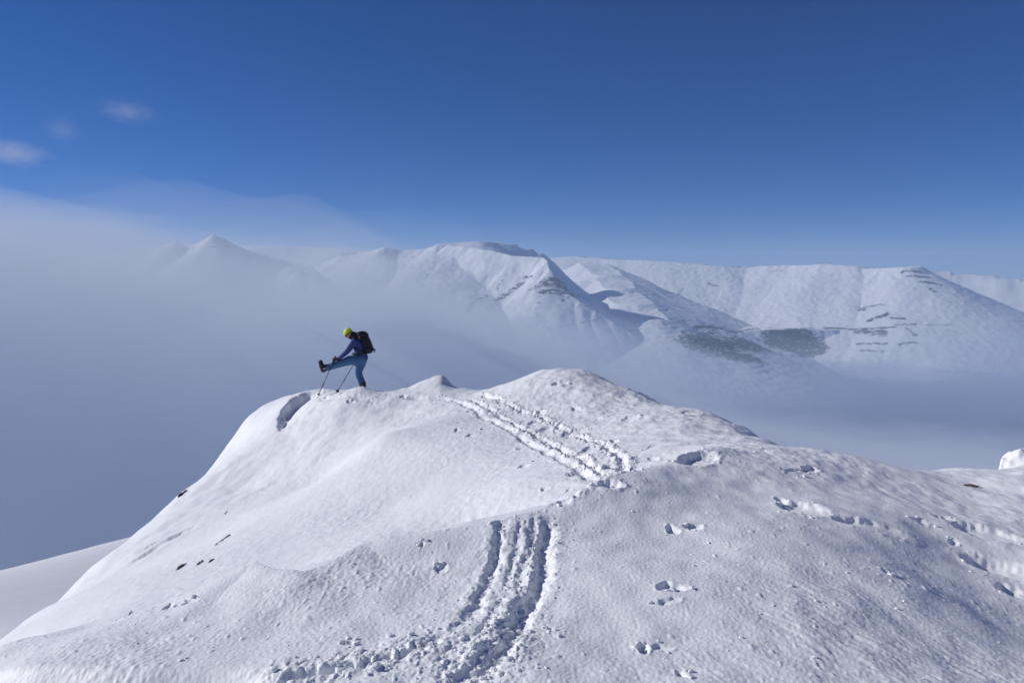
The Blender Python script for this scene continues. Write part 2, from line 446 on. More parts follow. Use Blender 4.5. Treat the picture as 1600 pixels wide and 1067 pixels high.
def ridge_field(x, y, line, width, prof, wob=0.0, seed=0, lam=600.0):
    """height of the flanks of one ridge line: crest height minus a falling profile of the distance to it"""
    out = np.full(x.shape, -1e9)
    if wob:
        x = x + wob * perlin(x / lam, y / lam, seed) + .4 * wob * perlin(x / lam * 2.7, y / lam * 2.7, seed + 1)
        y = y + wob * perlin(x / lam, y / lam, seed + 2) + .4 * wob * perlin(x / lam * 2.7, y / lam * 2.7, seed + 3)
    for i in range(len(line) - 1):
        a, b = line[i], line[i + 1]
        v = b[:2] - a[:2]; L2 = (v ** 2).sum()
        t = np.clip(((x - a[0]) * v[0] + (y - a[1]) * v[1]) / L2, 0, 1)
        d = np.hypot(x - a[0] - t * v[0], y - a[1] - t * v[1])
        w = width[i] if isinstance(width, (list, tuple)) else width
        out = np.maximum(out, a[2] + t * (b[2] - a[2]) - prof(np.maximum(d - w, 0)))
    return out

def concave(s, H):
    H = 2.2 * H
    return lambda d: H * (1 - np.exp(-d * (s - .24) / H)) + .24 * d
def cliff(s1, d1, s2, H):
    H = 2.2 * H
    return lambda d: np.where(d < d1, d * s1, d1 * s1 + H * (1 - np.exp(-(d - d1) * (s2 - .24) / H)) + .24 * (d - d1))

RIDGES = [
    # sharp peak on the left
    (ridge3([(120, 402, 5600), (250, 388, 5450), (272, 376, 5400), (283, 384, 5420), (300, 381, 5400), (318, 374, 5350), (336, 366, 5300), (343, 371, 5310), (352, 373, 5330), (366, 381, 5350), (378, 388, 5380),
             (400, 397, 5420), (440, 408, 5450), (478, 419, 5480), (520, 440, 5500)]), 0, concave(.75, 600), 40, 3, 500.),
    (ridge3([(385, 390, 6200), (420, 399, 6150), (450, 408, 6100), (485, 416, 6050)]), 0, concave(.9, 300), 15, 6, 300.),
    (ridge3([(455, 414, 5200), (470, 420, 5150), (495, 430, 5100)]), 0, concave(.7, 400), 20, 8, 200.),
    # long flat plateau far behind
    (ridge3([(300, 392, 11500), (385, 386, 11500), (440, 387, 11500), (500, 390, 11500), (530, 393, 11400), (600, 398, 11300)]), 500, concave(.5, 700), 60, 9, 900.),
    (ridge3([(505, 412, 8600), (520, 403, 8600), (535, 397, 8600), (556, 393, 8600), (600, 398, 8500)]), 0, concave(.8, 400), 30, 10, 400.),
    # central mountain: summit dome, long back, and the nose that runs down to the right
    (ridge3([(470, 430, 7000), (505, 413, 6900), (545, 400, 6800), (575, 393, 6800), (598, 388, 6750), (625, 392, 6750), (665, 389, 6700), (690, 382, 6700), (715, 380, 6700), (750, 379, 6700)]), 20, concave(.50, 900), 60, 11, 700.),
    (ridge3([(740, 379, 6750), (775, 379, 6900), (800, 382, 6900), (822, 390, 6900), (840, 398, 6900)]), 60, concave(.95, 900), 40, 12, 500.),
    (ridge3([(700, 384, 6600), (770, 392, 6300), (800, 400, 6150), (848, 403, 6000), (856, 410, 5880), (862, 422, 5760), (871, 442, 5640), (884, 456, 5560), (905, 470, 5480), (930, 486, 5400), (955, 503, 5330), (980, 520, 5270), (1005, 538, 5210), (1030, 556, 5150), (1045, 575, 5100)]), 0, concave(.78, 1300), 22, 13, 350.),
    # snow ramp filling the hollow between the nose and the cliffs
    (ridge3([(925, 409, 8700), (950, 430, 7700), (970, 452, 7000), (990, 475, 6300), (1010, 500, 5700), (1035, 540, 5380), (1050, 575, 5200)]), 160, concave(.37, 900), 40, 33, 600.),
    # right hand plateau, cirque wall and its hollows
    (ridge3([(858, 404, 9000), (900, 402, 8900), (950, 406, 8750), (985, 408, 8650), (1050, 410, 8450), (1090, 413, 8330), (1140, 417, 8180), (1170, 420, 8110), (1205, 417, 8000), (1240, 415, 7900), (1285, 414, 7700),
             (1335, 416, 7520), (1345, 419, 7490), (1385, 420, 7330), (1420, 418, 7200)]), 120, cliff(.7, 110, .50, 900), 45, 19, 1300.),
    (ridge3([(1420, 418, 7200), (1432, 418, 7160), (1441, 420, 7130), (1455, 431, 7010), (1468, 443, 6890), (1490, 460, 6720), (1520, 478, 6500), (1560, 500, 6250)]), 0, cliff(.75, 90, .52, 800), 30, 21, 350.),
    (ridge3([(1440, 423, 8600), (1465, 425, 8600), (1500, 430, 8500), (1530, 431, 8400), (1570, 437, 8200), (1620, 441, 8100), (1760, 452, 8000)]), 150, cliff(.8, 130, .5, 700), 80, 22, 600.),
    # bench with the dark cliff band
    (ridge3([(1060, 517, 6900), (1085, 512, 6750), (1130, 512, 6700), (1180, 513, 6700)]), 300, cliff(1.25, 290, .5, 700), 14, 25, 160.),
    (ridge3([(1202, 513, 6700), (1240, 512, 6700), (1272, 513, 6700)]), 300, cliff(1.25, 290, .5, 700), 14, 26, 160.),
    (ridge3([(1288, 514, 6740), (1340, 512, 6700), (1400, 512, 6650), (1450, 510, 6600), (1520, 512, 6500), (1700, 520, 6300)]), 300, cliff(1.2, 260, .5, 700), 22, 27, 180.),
    (ridge3([(1352, 502, 6900), (1375, 492, 6900), (1400, 490, 6950), (1425, 500, 6900)]), 40, cliff(.9, 60, .6, 120), 12, 28, 160.),
]

def far_height(x, y, full=True):
    r = np.hypot(x, y - 6)
    floor = np.maximum(-6.5 - 0.62 * (r - 18), -1400 + 60 * perlin(x / 900, y / 900, 70))
    h = floor
    for line, w, prof, wob, seed, lam in RIDGES:
        h = np.maximum(h, ridge_field(x, y, line, w, prof, wob, seed, lam))
    up = smooth(-1330, -1150, h)
    h = h + up * (12 * perlin(x / 420, y / 420, 71) + 3 * ridged(x / 170, y / 170, 2, 72) + 2.5 * perlin(x / 45, y / 45, 73))
    if full:
        # flat lying lava beds: each crops out as a small step
        q = h / 26.0
        f = q - np.floor(q)
        st = (smooth(.0, .35, f) - f) * 26.0
        h = h + up * .13 * st * smooth(-.1, .5, perlin(x / 700, y / 700, 74) + .2)
    return h

ang = np.radians(np.linspace(-50, 50, 1500))
rad = np.concatenate([np.linspace(430, 3800, 40)[:-1], np.linspace(3800, 9300, 620)[:-1], np.linspace(9300, 15000, 60)])
FX = rad[:, None] * np.sin(ang)[None, :]
FY = rad[:, None] * np.cos(ang)[None, :]
FZ = far_height(FX, FY)
gr, ga = np.gradient(FZ, rad, axis=0), np.gradient(FZ, ang, axis=1) / rad[:, None]
steep = np.hypot(gr, ga)

ROCK = [  # bare rock: (pixel polyline on the mountain, radius m, strength)
    ([(852, 410), (868, 440)], 40, .3), ([(848, 440), (880, 444)], 35, .8), ([(838, 448), (885, 452)], 30, .8), ([(845, 457), (895, 462)], 35, .8), ([(825, 455), (850, 440)], 25, .6),
    ([(818, 434), (830, 433)], 18, .8), ([(784, 440), (776, 452)], 22, .7), ([(815, 444), (795, 458), (775, 470)], 30, .8), ([(760, 463), (742, 470), (728, 490), (716, 500)], 26, .75), ([(735, 465), (752, 460)], 22, .6),
    ([(752, 490), (725, 500)], 20, .5), ([(692, 487), (706, 479)], 14, .5), ([(616, 458), (640, 440), (660, 436)], 16, .6), ([(665, 438), (668, 428)], 12, .6), ([(562, 434), (566, 430)], 12, .5), ([(633, 462), (640, 460)], 12, .4), ([(845, 465), (838, 485)], 50, .55), ([(880, 470), (920, 468)], 30, .6),
    ([(905, 475), (925, 484)], 30, .5), ([(800, 502), (815, 502)], 14, .5), ([(830, 502), (860, 503)], 10, .5), ([(870, 514), (1000, 514)], 18, .6), ([(800, 516), (840, 514)], 14, .4), ([(920, 560), (965, 555)], 22, .5), ([(985, 540), (1030, 565)], 70, .45),
    ([(1086, 512), (1182, 513)], 22, 1.1), ([(1090, 520), (1120, 517)], 40, .75), ([(1095, 540), (1180, 540)], 150, 1.15), ([(1140, 555), (1175, 560)], 90, 1.1),
    ([(1204, 512), (1270, 513)], 20, 1.1), ([(1210, 528), (1250, 525)], 90, 1.2), ([(1212, 540), (1270, 545)], 110, 1.1), ([(1195, 553), (1260, 556)], 40, .7),
    ([(1288, 512), (1400, 511)], 13, 1.0), ([(1345, 518), (1380, 522)], 55, .9), ([(1340, 538), (1385, 537)], 16, .9), ([(1345, 548), (1380, 550)], 22, .7), ([(1400, 508), (1430, 507)], 16, .9), ([(1415, 512), (1430, 525)], 28, .7), ([(1405, 538), (1430, 536)], 30, .7),
    ([(1450, 508), (1500, 508)], 24, .6), ([(1485, 518), (1500, 522)], 50, .6), ([(1360, 501), (1385, 491)], 28, 1.), ([(1395, 497), (1412, 498)], 22, .9), ([(1335, 480), (1380, 476)], 30, .7), ([(1343, 485), (1350, 484)], 22, .9), ([(1410, 426), (1440, 426)], 24, .9), ([(1420, 432), (1452, 434)], 24, .9), ([(1440, 441), (1468, 445)], 26, 1.0), ([(1452, 450), (1462, 456)], 30, .8),
    ([(1200, 424), (1225, 424)], 10, .7), ([(1130, 418), (1160, 418)], 22, .6), ([(1038, 457), (1068, 450)], 16, .7), ([(1105, 443), (1120, 447)], 26, .7), ([(1180, 452), (1200, 450)], 14, .5), ([(1060, 485), (1070, 480)], 24, .5), ([(1480, 470), (1485, 473)], 22, .7), ([(860, 403), (880, 412)], 20, .3),
    ([(388, 391), (420, 399), (450, 408), (485, 415)], 26, .95), ([(455, 415), (470, 428), (480, 432)], 30, .75), ([(352, 384), (358, 385)], 10, 1.), ([(330, 387), (338, 386)], 10, .8), ([(515, 404), (535, 398), (556, 394)], 45, .8), ([(500, 413), (515, 405)], 30, .5),
]
far_fn = lambda x, y: far_height(x, y)
rock = np.zeros(FX.shape)
for pix, rad_m, k in ROCK:
    P3 = [hit(px, py, far_height, 3600, 12000, 1100) for px, py in pix]
    for i in range(len(P3) - 1):
        a, b = P3[i][:2], P3[i + 1][:2]
        if np.hypot(*(b - a)) > 2200:
            continue
        lo, hi = np.minimum(a, b) - 3 * rad_m, np.maximum(a, b) + 3 * rad_m
        m = (FX > lo[0]) & (FX < hi[0]) & (FY > lo[1]) & (FY < hi[1])
        if not m.any():
            continue
        v = b - a; t = np.clip(((FX[m] - a[0]) * v[0] + (FY[m] - a[1]) * v[1]) / max((v ** 2).sum(), 1), 0, 1)
        d = np.hypot(FX[m] - a[0] - t * v[0], FY[m] - a[1] - t * v[1])
        rock[m] = np.maximum(rock[m], k * np.exp(-(d / (1.4 * rad_m)) ** 2))
rock = rock + .16 * smooth(.9, 1.6, steep)

m_mtn, N, Lk, P = new_mat('snow_and_rock')
P.inputs['Roughness'].default_value = .8
P.inputs['Specular IOR Level'].default_value = .15
tc = N.new('ShaderNodeTexCoord')
at_ = N.new('ShaderNodeAttribute'); at_.attribute_name = 'rock'
mp = N.new('ShaderNodeMapping'); mp.inputs['Scale'].default_value = (.022, .022, .07)     # beds lie flat
ns = N.new('ShaderNodeTexNoise'); ns.inputs['Scale'].default_value = 1.0; ns.inputs['Detail'].default_value = 7; ns.inputs['Roughness'].default_value = .78
Lk.new(tc.outputs['Object'], mp.inputs['Vector']); Lk.new(mp.outputs[0], ns.inputs['Vector'])
st = N.new('ShaderNodeMath'); st.operation = 'MULTIPLY_ADD'; st.inputs[1].default_value = 2.7; st.inputs[2].default_value = -.76
Lk.new(ns.outputs['Fac'], st.inputs[0])
ad = N.new('ShaderNodeMath'); ad.operation = 'MULTIPLY'
Lk.new(at_.outputs['Fac'], ad.inputs[0]); Lk.new(st.outputs[0], ad.inputs[1])
rp = N.new('ShaderNodeValToRGB')
rp.color_ramp.elements[0].position = .33; rp.color_ramp.elements[0].color = (0, 0, 0, 1)
rp.color_ramp.elements[1].position = .45; rp.color_ramp.elements[1].color = (1, 1, 1, 1)
Lk.new(ad.outputs[0], rp.inputs[0])
mx = N.new('ShaderNodeMix'); mx.data_type = 'RGBA'
mx.inputs['A'].default_value = (.83, .85, .88, 1); mx.inputs['B'].default_value = (.035, .038, .052, 1)
Lk.new(rp.outputs[0], mx.inputs['Factor']); Lk.new(mx.outputs['Result'], P.inputs['Base Color'])
bn = N.new('ShaderNodeBump'); bn.inputs['Strength'].default_value = .6; bn.inputs['Distance'].default_value = 8
Lk.new(ns.outputs['Fac'], bn.inputs['Height']); Lk.new(bn.outputs[0], P.inputs['Normal'])
mtn = grid_object('mountains', FX, FY, FZ, m_mtn, attrs={'rock': rock})
tag(mtn, kind='structure', label='snowy mountains with bands of dark rock across the valley', cat='mountains')

# ---------------------------------------------------------------- air
def box(name, lo, hi, mat):
    bm = bmesh.new()
    bmesh.ops.create_cube(bm, size=1)
    for v in bm.verts:
        v.co = Vector([lo[i] + (v.co[i] + .5) * (hi[i] - lo[i]) for i in range(3)])
    me = bpy.data.meshes.new(name); bm.to_mesh(me); bm.free()
    me.materials.append(mat)
    o = bpy.data.objects.new(name, me); C.objects.link(o)
    return o

def volume_mat(name, color, density, aniso=0.0):
    m, N, Lk, P = new_mat(name)
    N.remove(P)
    v = N.new('ShaderNodeVolumePrincipled')
    v.inputs['Color'].default_value = (*color, 1)
    v.inputs['Density'].default_value = density
    v.inputs['Anisotropy'].default_value = aniso
    Lk.new(v.outputs[0], N['Material Output'].inputs['Volume'])
    return m, N, Lk, v

m_haze, *_ = volume_mat('haze_air', (.62, .78, 1.0), 8e-5)
hz = box('haze', (-14000, -900, -1520), (14000, 15200, 480), m_haze)
tag(hz, kind='stuff', label='thin bluish haze in front of the far mountains', cat='haze')
# fog: nested sheets of even, thin air, so that the bank thickens gradually inwards
def fog_sheet(name, label, x0, x1, y0, y1, top_fn, bottom, density, color, nx=150, ny=90):
    gx, gy = np.meshgrid(np.linspace(x0, x1, nx), np.linspace(y0, y1, ny))
    T = np.maximum(top_fn(gx, gy), bottom + 4.0)
    T[0, :] = T[-1, :] = bottom + 1; T[:, 0] = T[:, -1] = bottom + 1
    co = np.concatenate([np.stack([gx, gy, T], -1).reshape(-1, 3), [(x0, y0, bottom), (x1, y0, bottom), (x1, y1, bottom), (x0, y1, bottom)]])
    n = nx * ny
    idx = np.arange(n).reshape(ny, nx)
    q = np.stack([idx[:-1, :-1], idx[:-1, 1:], idx[1:, 1:], idx[1:, :-1]], -1).reshape(-1, 4).tolist()
    q.append([n + 3, n + 2, n + 1, n])
    q.append([n, n + 1] + idx[0, ::-1].tolist())
    q.append([n + 2, n + 3] + idx[-1, :].tolist())
    q.append([n + 3, n] + idx[:, 0][::1].tolist()[::1] if False else [n + 3, n] + idx[:, 0].tolist())
    q.append([n + 1, n + 2] + idx[::-1, -1].tolist())
    me = bpy.data.meshes.new(name)
    me.from_pydata(co.tolist(), [], q)
    me.polygons.foreach_set('use_smooth', np.array([len(p) == 4 and i < len(q) - 5 for i, p in enumerate(q)]))
    m, *_ = volume_mat(name + '_air', color, density)
    me.materials.append(m)
    o = bpy.data.objects.new(name, me); C.objects.link(o)
    tag(o, kind='stuff', label=label, cat='fog')
    return o

FOGC = (.855, .915, .99)
VALC = (.38, .49, .70)
PX = [-700, -430, -330, -250, -205, -172, -130, -100, -64, -30, 0, 40, 90, 170, 420]
PZ = [58, 58, 54, 34, 20, 16, 17, 19, 15, 5, -9, -30, -54, -75, -90]
def bank_top(k):
    def f(x, y):
        base = np.interp(x, PX, PZ)
        base = base - .105 * (y - 250) * smooth(-130, 10, x)
        n = 17 * fbm(x / 130 + 3.1 * k, y / 150, 4, 200 + 0 * k) + 11 * fbm(x / 42 + y / 90, y / 70, 4, 220 + k)
        front = (y - (92 + 34 * k)) * .9 + 20 * fbm(x / 60, y / 60, 3, 240 + k) - 60
        return np.minimum(base + n * (.55 + .1 * k) + 4 - (8.0 + 4.0 * smooth(-60, -170, x)) * k, front)
    return f
for k in range(6):
    fog_sheet('fog_bank', 'grey blue fog bank rising beyond the ridge on the left', -700 + 3 * k, 420 - 3 * k, 90 + 5 * k, 640 - 4 * k, bank_top(k), -390 + .7 * k, .0021, FOGC)
def valley_top(k):
    def f(x, y):
        return -700 - 50 * k + 50 * fbm(x / 900 + k, y / 900, 4, 300) + 25 * fbm(x / 260, y / 260, 3, 320 + k)
    return f
for k in range(3):
    fog_sheet('valley_fog', 'layer of fog filling the valley below the mountains', -4200 + 20 * k, 4600 - 20 * k, 900 + 30 * k, 6500 - 30 * k, valley_top(k), -1440 + 2 * k, .0012, VALC, 140, 110)
def mist_top(k):
    def f(x, y):
        return np.interp(x, [-2000, 300, 800, 1500, 2500, 3200, 4200], [-170, -200, -310, -500, -500, -340, -260]) - 80 * k + 60 * fbm(x / 700 + k, y / 900, 4, 340 + k) + 30 * fbm(x / 200, y / 200, 3, 350 + k)
    return f
for k in range(3):
    fog_sheet('mist', 'thin mist drifting along the lower slopes of the mountains', -3600 + 20 * k, 5200 - 20 * k, 2700 + 40 * k, 7600 - 40 * k, mist_top(k), -1420 + 2 * k, 1.7e-4, (.78, .87, .99), 140, 110)
# ---------------------------------------------------------------- the person and what they carry
def simple_mat(name, col, rough=.75, var=.25, scale=30., spec=.25):
    m, N, Lk, P = new_mat(name)
    P.inputs['Roughness'].default_value = rough
    P.inputs['Specular IOR Level'].default_value = spec
    tc = N.new('ShaderNodeTexCoord')
    n = N.new('ShaderNodeTexNoise'); n.inputs['Scale'].default_value = scale; n.inputs['Detail'].default_value = 4
    r = N.new('ShaderNodeValToRGB')
    r.color_ramp.elements[0].position = .3; r.color_ramp.elements[0].color = (*[c * (1 - var) for c in col], 1)
    r.color_ramp.elements[1].position = .7; r.color_ramp.elements[1].color = (*[min(1, c * (1 + var)) for c in col], 1)
    b = N.new('ShaderNodeBump'); b.inputs['Strength'].default_value = .3; b.inputs['Distance'].default_value = .004
    Lk.new(tc.outputs['Object'], n.inputs['Vector']); Lk.new(n.outputs['Fac'], r.inputs[0]); Lk.new(r.outputs[0], P.inputs['Base Color'])
    Lk.new(n.outputs['Fac'], b.inputs['Height']); Lk.new(b.outputs[0], P.inputs['Normal'])
    return m
M = dict(
    skin=simple_mat('skin', (.42, .24, .17), .5, .1), jacket=simple_mat('blue_cloth', (.028, .05, .17), .7, .15), trousers=simple_mat('light_blue_cloth', (.06, .13, .26), .7, .15),
    hat=simple_mat('neon_yellow', (.62, .74, .035), .5, .08), dark=simple_mat('dark_cloth', (.022, .024, .035), .7, .3), pack=simple_mat('pack_cloth', (.022, .023, .034), .75, .4, 18.),
    glove=simple_mat('glove_leather', (.018, .018, .022), .6, .3), boot=simple_mat('boot_shell', (.032, .025, .027), .45, .3), rust=simple_mat('rust_plastic', (.16, .05, .03), .5, .15), buckle=simple_mat('buckle_metal', (.45, .46, .48), .35, .1, spec=.5),
    orange=simple_mat('orange_tape', (.62, .13, .03), .6, .1), metal=simple_mat('pole_metal', (.06, .065, .08), .4, .2, spec=.5), black=simple_mat('black_plastic', (.012, .012, .014), .5, .3))

PY = 19.5                                           # forward distance of the figure
K = PY / F_PX / 8.8909                              # metres per unit of the tracing below
def tr(cx, cy, dy=0.0):
    return Vector(at(490 + cx / 8.8909, 500 + cy / 8.8909, PY)) + Vector((0, dy, 0))

def solid(name, shapes, mat, parent, origin, voxel=.012, sm=4):
    """one continuous skin over tapered limbs: shapes are chains of (point, radius) grown together"""
    bm = bmesh.new()
    for ch in shapes:
        for i, (p, r) in enumerate(ch):
            bmesh.ops.create_icosphere(bm, subdivisions=2, radius=r, matrix=Matrix.Translation(Vector(p) - origin))
            if i + 1 < len(ch):
                q, s = ch[i + 1]
                a, b = Vector(p) - origin, Vector(q) - origin
                v = b - a
                if v.length < 1e-5: continue
                m = Matrix.Translation((a + b) / 2) @ v.to_track_quat('Z', 'Y').to_matrix().to_4x4()
                bmesh.ops.create_cone(bm, cap_ends=True, segments=16, radius1=r, radius2=s, depth=v.length, matrix=m)
    me = bpy.data.meshes.new(name); bm.to_mesh(me); bm.free()
    t = bpy.data.objects.new('tmp', me); C.objects.link(t)
    md = t.modifiers.new('r', 'REMESH'); md.mode = 'VOXEL'; md.voxel_size = voxel
    s_ = t.modifiers.new('s', 'SMOOTH'); s_.factor = .5; s_.iterations = sm
    dg = bpy.context.evaluated_depsgraph_get()
    out = bpy.data.meshes.new_from_object(t.evaluated_get(dg))
    bpy.data.objects.remove(t)
    out.name = name
    out.materials.clear(); out.materials.append(mat)
    out.polygons.foreach_set('use_smooth', np.ones(len(out.polygons), bool))
    o = bpy.data.objects.new(name, out); C.objects.link(o)
    o.parent = parent
    return o

def tube(bm, pts, r, seg=10):
    for i in range(len(pts) - 1):
        a, b = Vector(pts[i]), Vector(pts[i + 1])
        ra, rb = (r[i], r[i + 1]) if isinstance(r, (list, tuple)) else (r, r)
        v = b - a
        m = Matrix.Translation((a + b) / 2) @ v.to_track_quat('Z', 'Y').to_matrix().to_4x4()
        bmesh.ops.create_cone(bm, cap_ends=True, segments=seg, radius1=ra, radius2=rb, depth=v.length, matrix=m)

def mesh_obj(name, bm, mat, parent=None, smooth_=True):
    me = bpy.data.meshes.new(name); bm.to_mesh(me); bm.free()
    me.materials.append(mat)
    if smooth_: me.polygons.foreach_set('use_smooth', np.ones(len(me.polygons), bool))
    o = bpy.data.objects.new(name, me); C.objects.link(o)
    if parent: o.parent = parent
    return o

root_p = tr(650, 985, .08)
root_p.z = float(snow_height(np.array([root_p.x]), np.array([root_p.y]))[0])
who = empty('person', root_p)
tag(who, 'person in neon yellow helmet and blue jacket kicking one leg forward beside the drop', 'person')
O = root_p
def T(cx, cy, dy=0.0): return tr(cx, cy, dy)

# body: one continuous skin from head to feet
hipR, kneeR, ankR = T(662, 560, .10), T(612, 735, .09), T(668, 905, .09)
hipL, kneeL, ankL = T(640, 545, -.10), T(405, 592, -.12), T(190, 655, -.10)
shL, elL, wrL = T(585, 292, -.18), T(492, 425, -.21), T(375, 525, -.14)
shR, elR, wrR = T(603, 285, .18), T(655, 420, .27), T(612, 512, .22)
head = T(488, 190, 0)
look = (T(430, 235) - T(488, 190)).normalized()
upv = Vector((look.z, 0, -look.x)); upv = upv if upv.z > 0 else -upv
body = solid('body', [
    [(T(660, 540), .11), (T(650, 450), .105), (T(622, 350), .11), (T(590, 275), .085), (T(560, 240), .058), (T(515, 215), .055), (head, .092)],
    [(head + look * .03 - upv * .03, .07), (head + look * .055 - upv * .085, .042)],
    [(hipR, .085), (kneeR, .055), (ankR, .04), (T(672, 960, .09), .04), (T(600, 972, .09), .035)],
    [(hipL, .085), (kneeL, .055), (ankL, .04), (T(150, 690, -.10), .04), (T(118, 590, -.10), .03)],
    [(T(590, 275), .08), (shL, .06), (elL, .042), (wrL, .03)], [(T(590, 275), .08), (shR, .06), (elR, .042), (wrR, .03)],
    [(head + look * .095 - upv * .02, .016), (head + look * .108 - upv * .045, .014)],               # nose
    [(head + Vector((.005, -.093, -.02)) - upv * .01, .022)], [(head + Vector((.005, .093, -.02)) - upv * .01, .022)],     # ears
], M['skin'], who, O, .010, 3)
tro = solid('trousers', [
    [(T(668, 520), .155), (T(660, 545), .155)],
    [(hipR, .14), (T(635, 650, .09), .122), (kneeR, .093), (T(640, 820, .09), .092), (T(664, 885, .09), .096)],
    [(hipL, .135), (T(520, 552, -.11), .128), (kneeL, .098), (T(290, 628, -.11), .092), (T(205, 652, -.10), .090)],
    [(T(560, 580, -.10), .06), (T(600, 600, -.06), .08)],
], M['trousers'], who, O, .013, 4)
tro['label'] = 'light blue ski trousers'
jac = solid('jacket', [
    [(T(668, 500), .16), (T(650, 430), .155), (T(622, 350), .16), (T(596, 285), .125), (T(565, 248), .08)],
    [(T(690, 520), .13), (T(620, 480), .12)],
    [(T(600, 285), .11), (shL, .088), (elL, .070), (wrL, .050)],
    [(T(600, 285), .11), (shR, .088), (elR, .070), (wrR, .050)],
], M['jacket'], who, O, .013, 4)
hood = solid('hood', [[(T(548, 205), .095), (T(575, 225), .105), (T(600, 235), .09)], [(T(520, 232), .07), (T(545, 245), .075)]], M['dark'], who, O, .012, 4)
# helmet: a shell over the upper head with rim
hel = solid('helmet', [[(head + upv * .035 - look * .012, .118), (head + upv * .03 + look * .02, .112)]], M['hat'], who, O, .010, 2)
bm = bmesh.new(); bm.from_mesh(hel.data)
cut_c = head + upv * .005 - O
bmesh.ops.bisect_plane(bm, geom=bm.verts[:] + bm.edges[:] + bm.faces[:], plane_co=cut_c, plane_no=-(upv - look * .12).normalized(), clear_outer=True)
ed = [e for e in bm.edges if e.is_boundary]
bmesh.ops.contextual_create(bm, geom=ed)
bm.to_mesh(hel.data); bm.free()
bm = bmesh.new()
ctr = head + upv * .008 - O
side = Vector((0, 1, 0))
ring = [ctr + (look * math.cos(a) * .118 + side * math.sin(a) * .116) for a in [i * math.tau / 24 for i in range(25)]]
tube(bm, ring, .009, 8)
mesh_obj('rim', bm, M['dark'], hel)
bm = bmesh.new()
gc = head + look * .088 - upv * .018 - O
for sy in (-1, 1):
    bmesh.ops.create_uvsphere(bm, u_segments=12, v_segments=8, radius=1, matrix=Matrix.Translation(gc + side * .034 * sy) @ look.to_track_quat('Z', 'Y').to_matrix().to_4x4() @ Matrix.Diagonal((.030, .026, .012, 1)))
tube(bm, [gc - side * .07, gc + side * .07], .005, 6)
for sy in (-1, 1): tube(bm, [gc + side * .066 * sy, gc + side * .098 * sy - look * .09 + upv * .005], .005, 6)
mesh_obj('sunglasses', bm, M['black'], who)

def fist(name, wrist, grip, axis, out, parent_label=None):
    """a gloved hand closed round a pole grip: palm, four bent fingers of different length, thumb from the side"""
    axis = axis.normalized(); d = (grip - wrist).normalized()
    n = axis.cross(d).normalized() * out
    sh = [[(wrist, .046), (wrist + (grip - wrist) * .35, .048), (grip - d * .030 + n * .004, .036)],
          [(grip - d * .03 + axis * .032, .028), (grip - d * .03 - axis * .034, .026)]]
    for i, (off, L) in enumerate(((.040, .95), (.015, 1.08), (-.011, 1.0), (-.036, .8))):
        b = grip + axis * off - d * .018 + n * .022
        sh.append([(b, .0155), (b + d * .036 * L + n * .006, .0145), (b + d * .050 * L - n * .026, .0135), (b + d * .022 * L - n * .046, .012)])
    tb = grip - d * .035 + axis * .035 - n * .012
    sh.append([(tb, .017), (tb + d * .028 - n * .022 + axis * .012, .016), (tb + d * .058 - n * .016 + axis * .006, .0135)])
    return solid(name, sh, M['glove'], who, O, .0065, 2)

gripL, gripR = T(300, 545, -.13), T(598, 520, .22)
tipL = Vector(hit(496.7, 619.5)); tipR = Vector(hit(526, 613.5))
axL, axR = (gripL - tipL).normalized(), (gripR - tipR).normalized()
fist('glove', wrL, gripL, axL, 1)
fist('glove', wrR, gripR, axR, -1)

def boot(pts, cuff, solev, soled):
    b = solid('ski_boot', [pts, cuff], M['boot'], who, O, .010, 3)
    s = solid('sole', [[(p + solev * soled, r * .62) for p, r in pts]], M['rust'], b, O, .010, 2)
    bm = bmesh.new()
    for t in (.15, .5, .85):
        c = cuff[0][0].lerp(cuff[1][0], t) + Vector((0, -cuff[0][1] * 1.02, 0)) - O
        bmesh.ops.create_cube(bm, size=1, matrix=Matrix.Translation(c) @ Matrix.Diagonal((.05, .014, .018, 1)))
    bmesh.ops.bevel(bm, geom=bm.edges[:], offset=.003, segments=2, affect='EDGES')
    k = mesh_obj('buckle', bm, M['buckle'], b, False)
    return b
bl = boot([(T(152, 690, -.10), .066), (T(128, 625, -.10), .060), (T(112, 568, -.10), .045)], [(T(160, 672, -.10), .078), (T(190, 652, -.10), .090)], Vector((-.9, 0, -.3)).normalized(), .038)
bl['label'] = 'brown ski boot kicked up with its toe raised'
br = boot([(T(690, 955, .09), .066), (T(640, 962, .09), .060), (T(590, 968, .09), .048)], [(T(680, 930, .09), .08), (T(668, 885, .09), .098)], Vector((0, 0, -1)), .038)

def ski_pole(grip, tip, label):
    ax = (grip - tip).normalized()
    r = empty('ski_pole', tip); tag(r, label, 'ski pole', 'ski poles of the person')
    top = grip + ax * .10 - tip; low = -ax * .05
    bm = bmesh.new(); tube(bm, [low, ax * .10, top - ax * .2], [.004, .009, .010], 10); mesh_obj('shaft', bm, M['metal'], r)
    bm = bmesh.new(); tube(bm, [top - ax * .42, top - ax * .16, top - ax * .02, top + ax * .012], [.012, .015, .017, .021], 12); mesh_obj('grip', bm, M['black'], r)
    bm = bmesh.new(); j = ((top - ax * .5).length)
    tube(bm, [ax * (j * .45), ax * (j * .45 + .06)], .016, 10); mesh_obj('clamp', bm, M['black'], r)
    bm = bmesh.new(); tube(bm, [ax * .055, ax * .065, ax * .08], [.048, .045, .014], 14); mesh_obj('basket', bm, M['black'], r)
    bm = bmesh.new()
    s1 = ax.cross(Vector((0, 1, 0))).normalized()
    tube(bm, [top, top + s1 * .03 - ax * .05, top + s1 * .035 - ax * .12, top + s1 * .01 - ax * .17], .005, 6); mesh_obj('strap', bm, M['dark'], r)
    return r
ski_pole(gripL, tipL, 'ski pole held before the raised leg, planted farthest left in the snow')
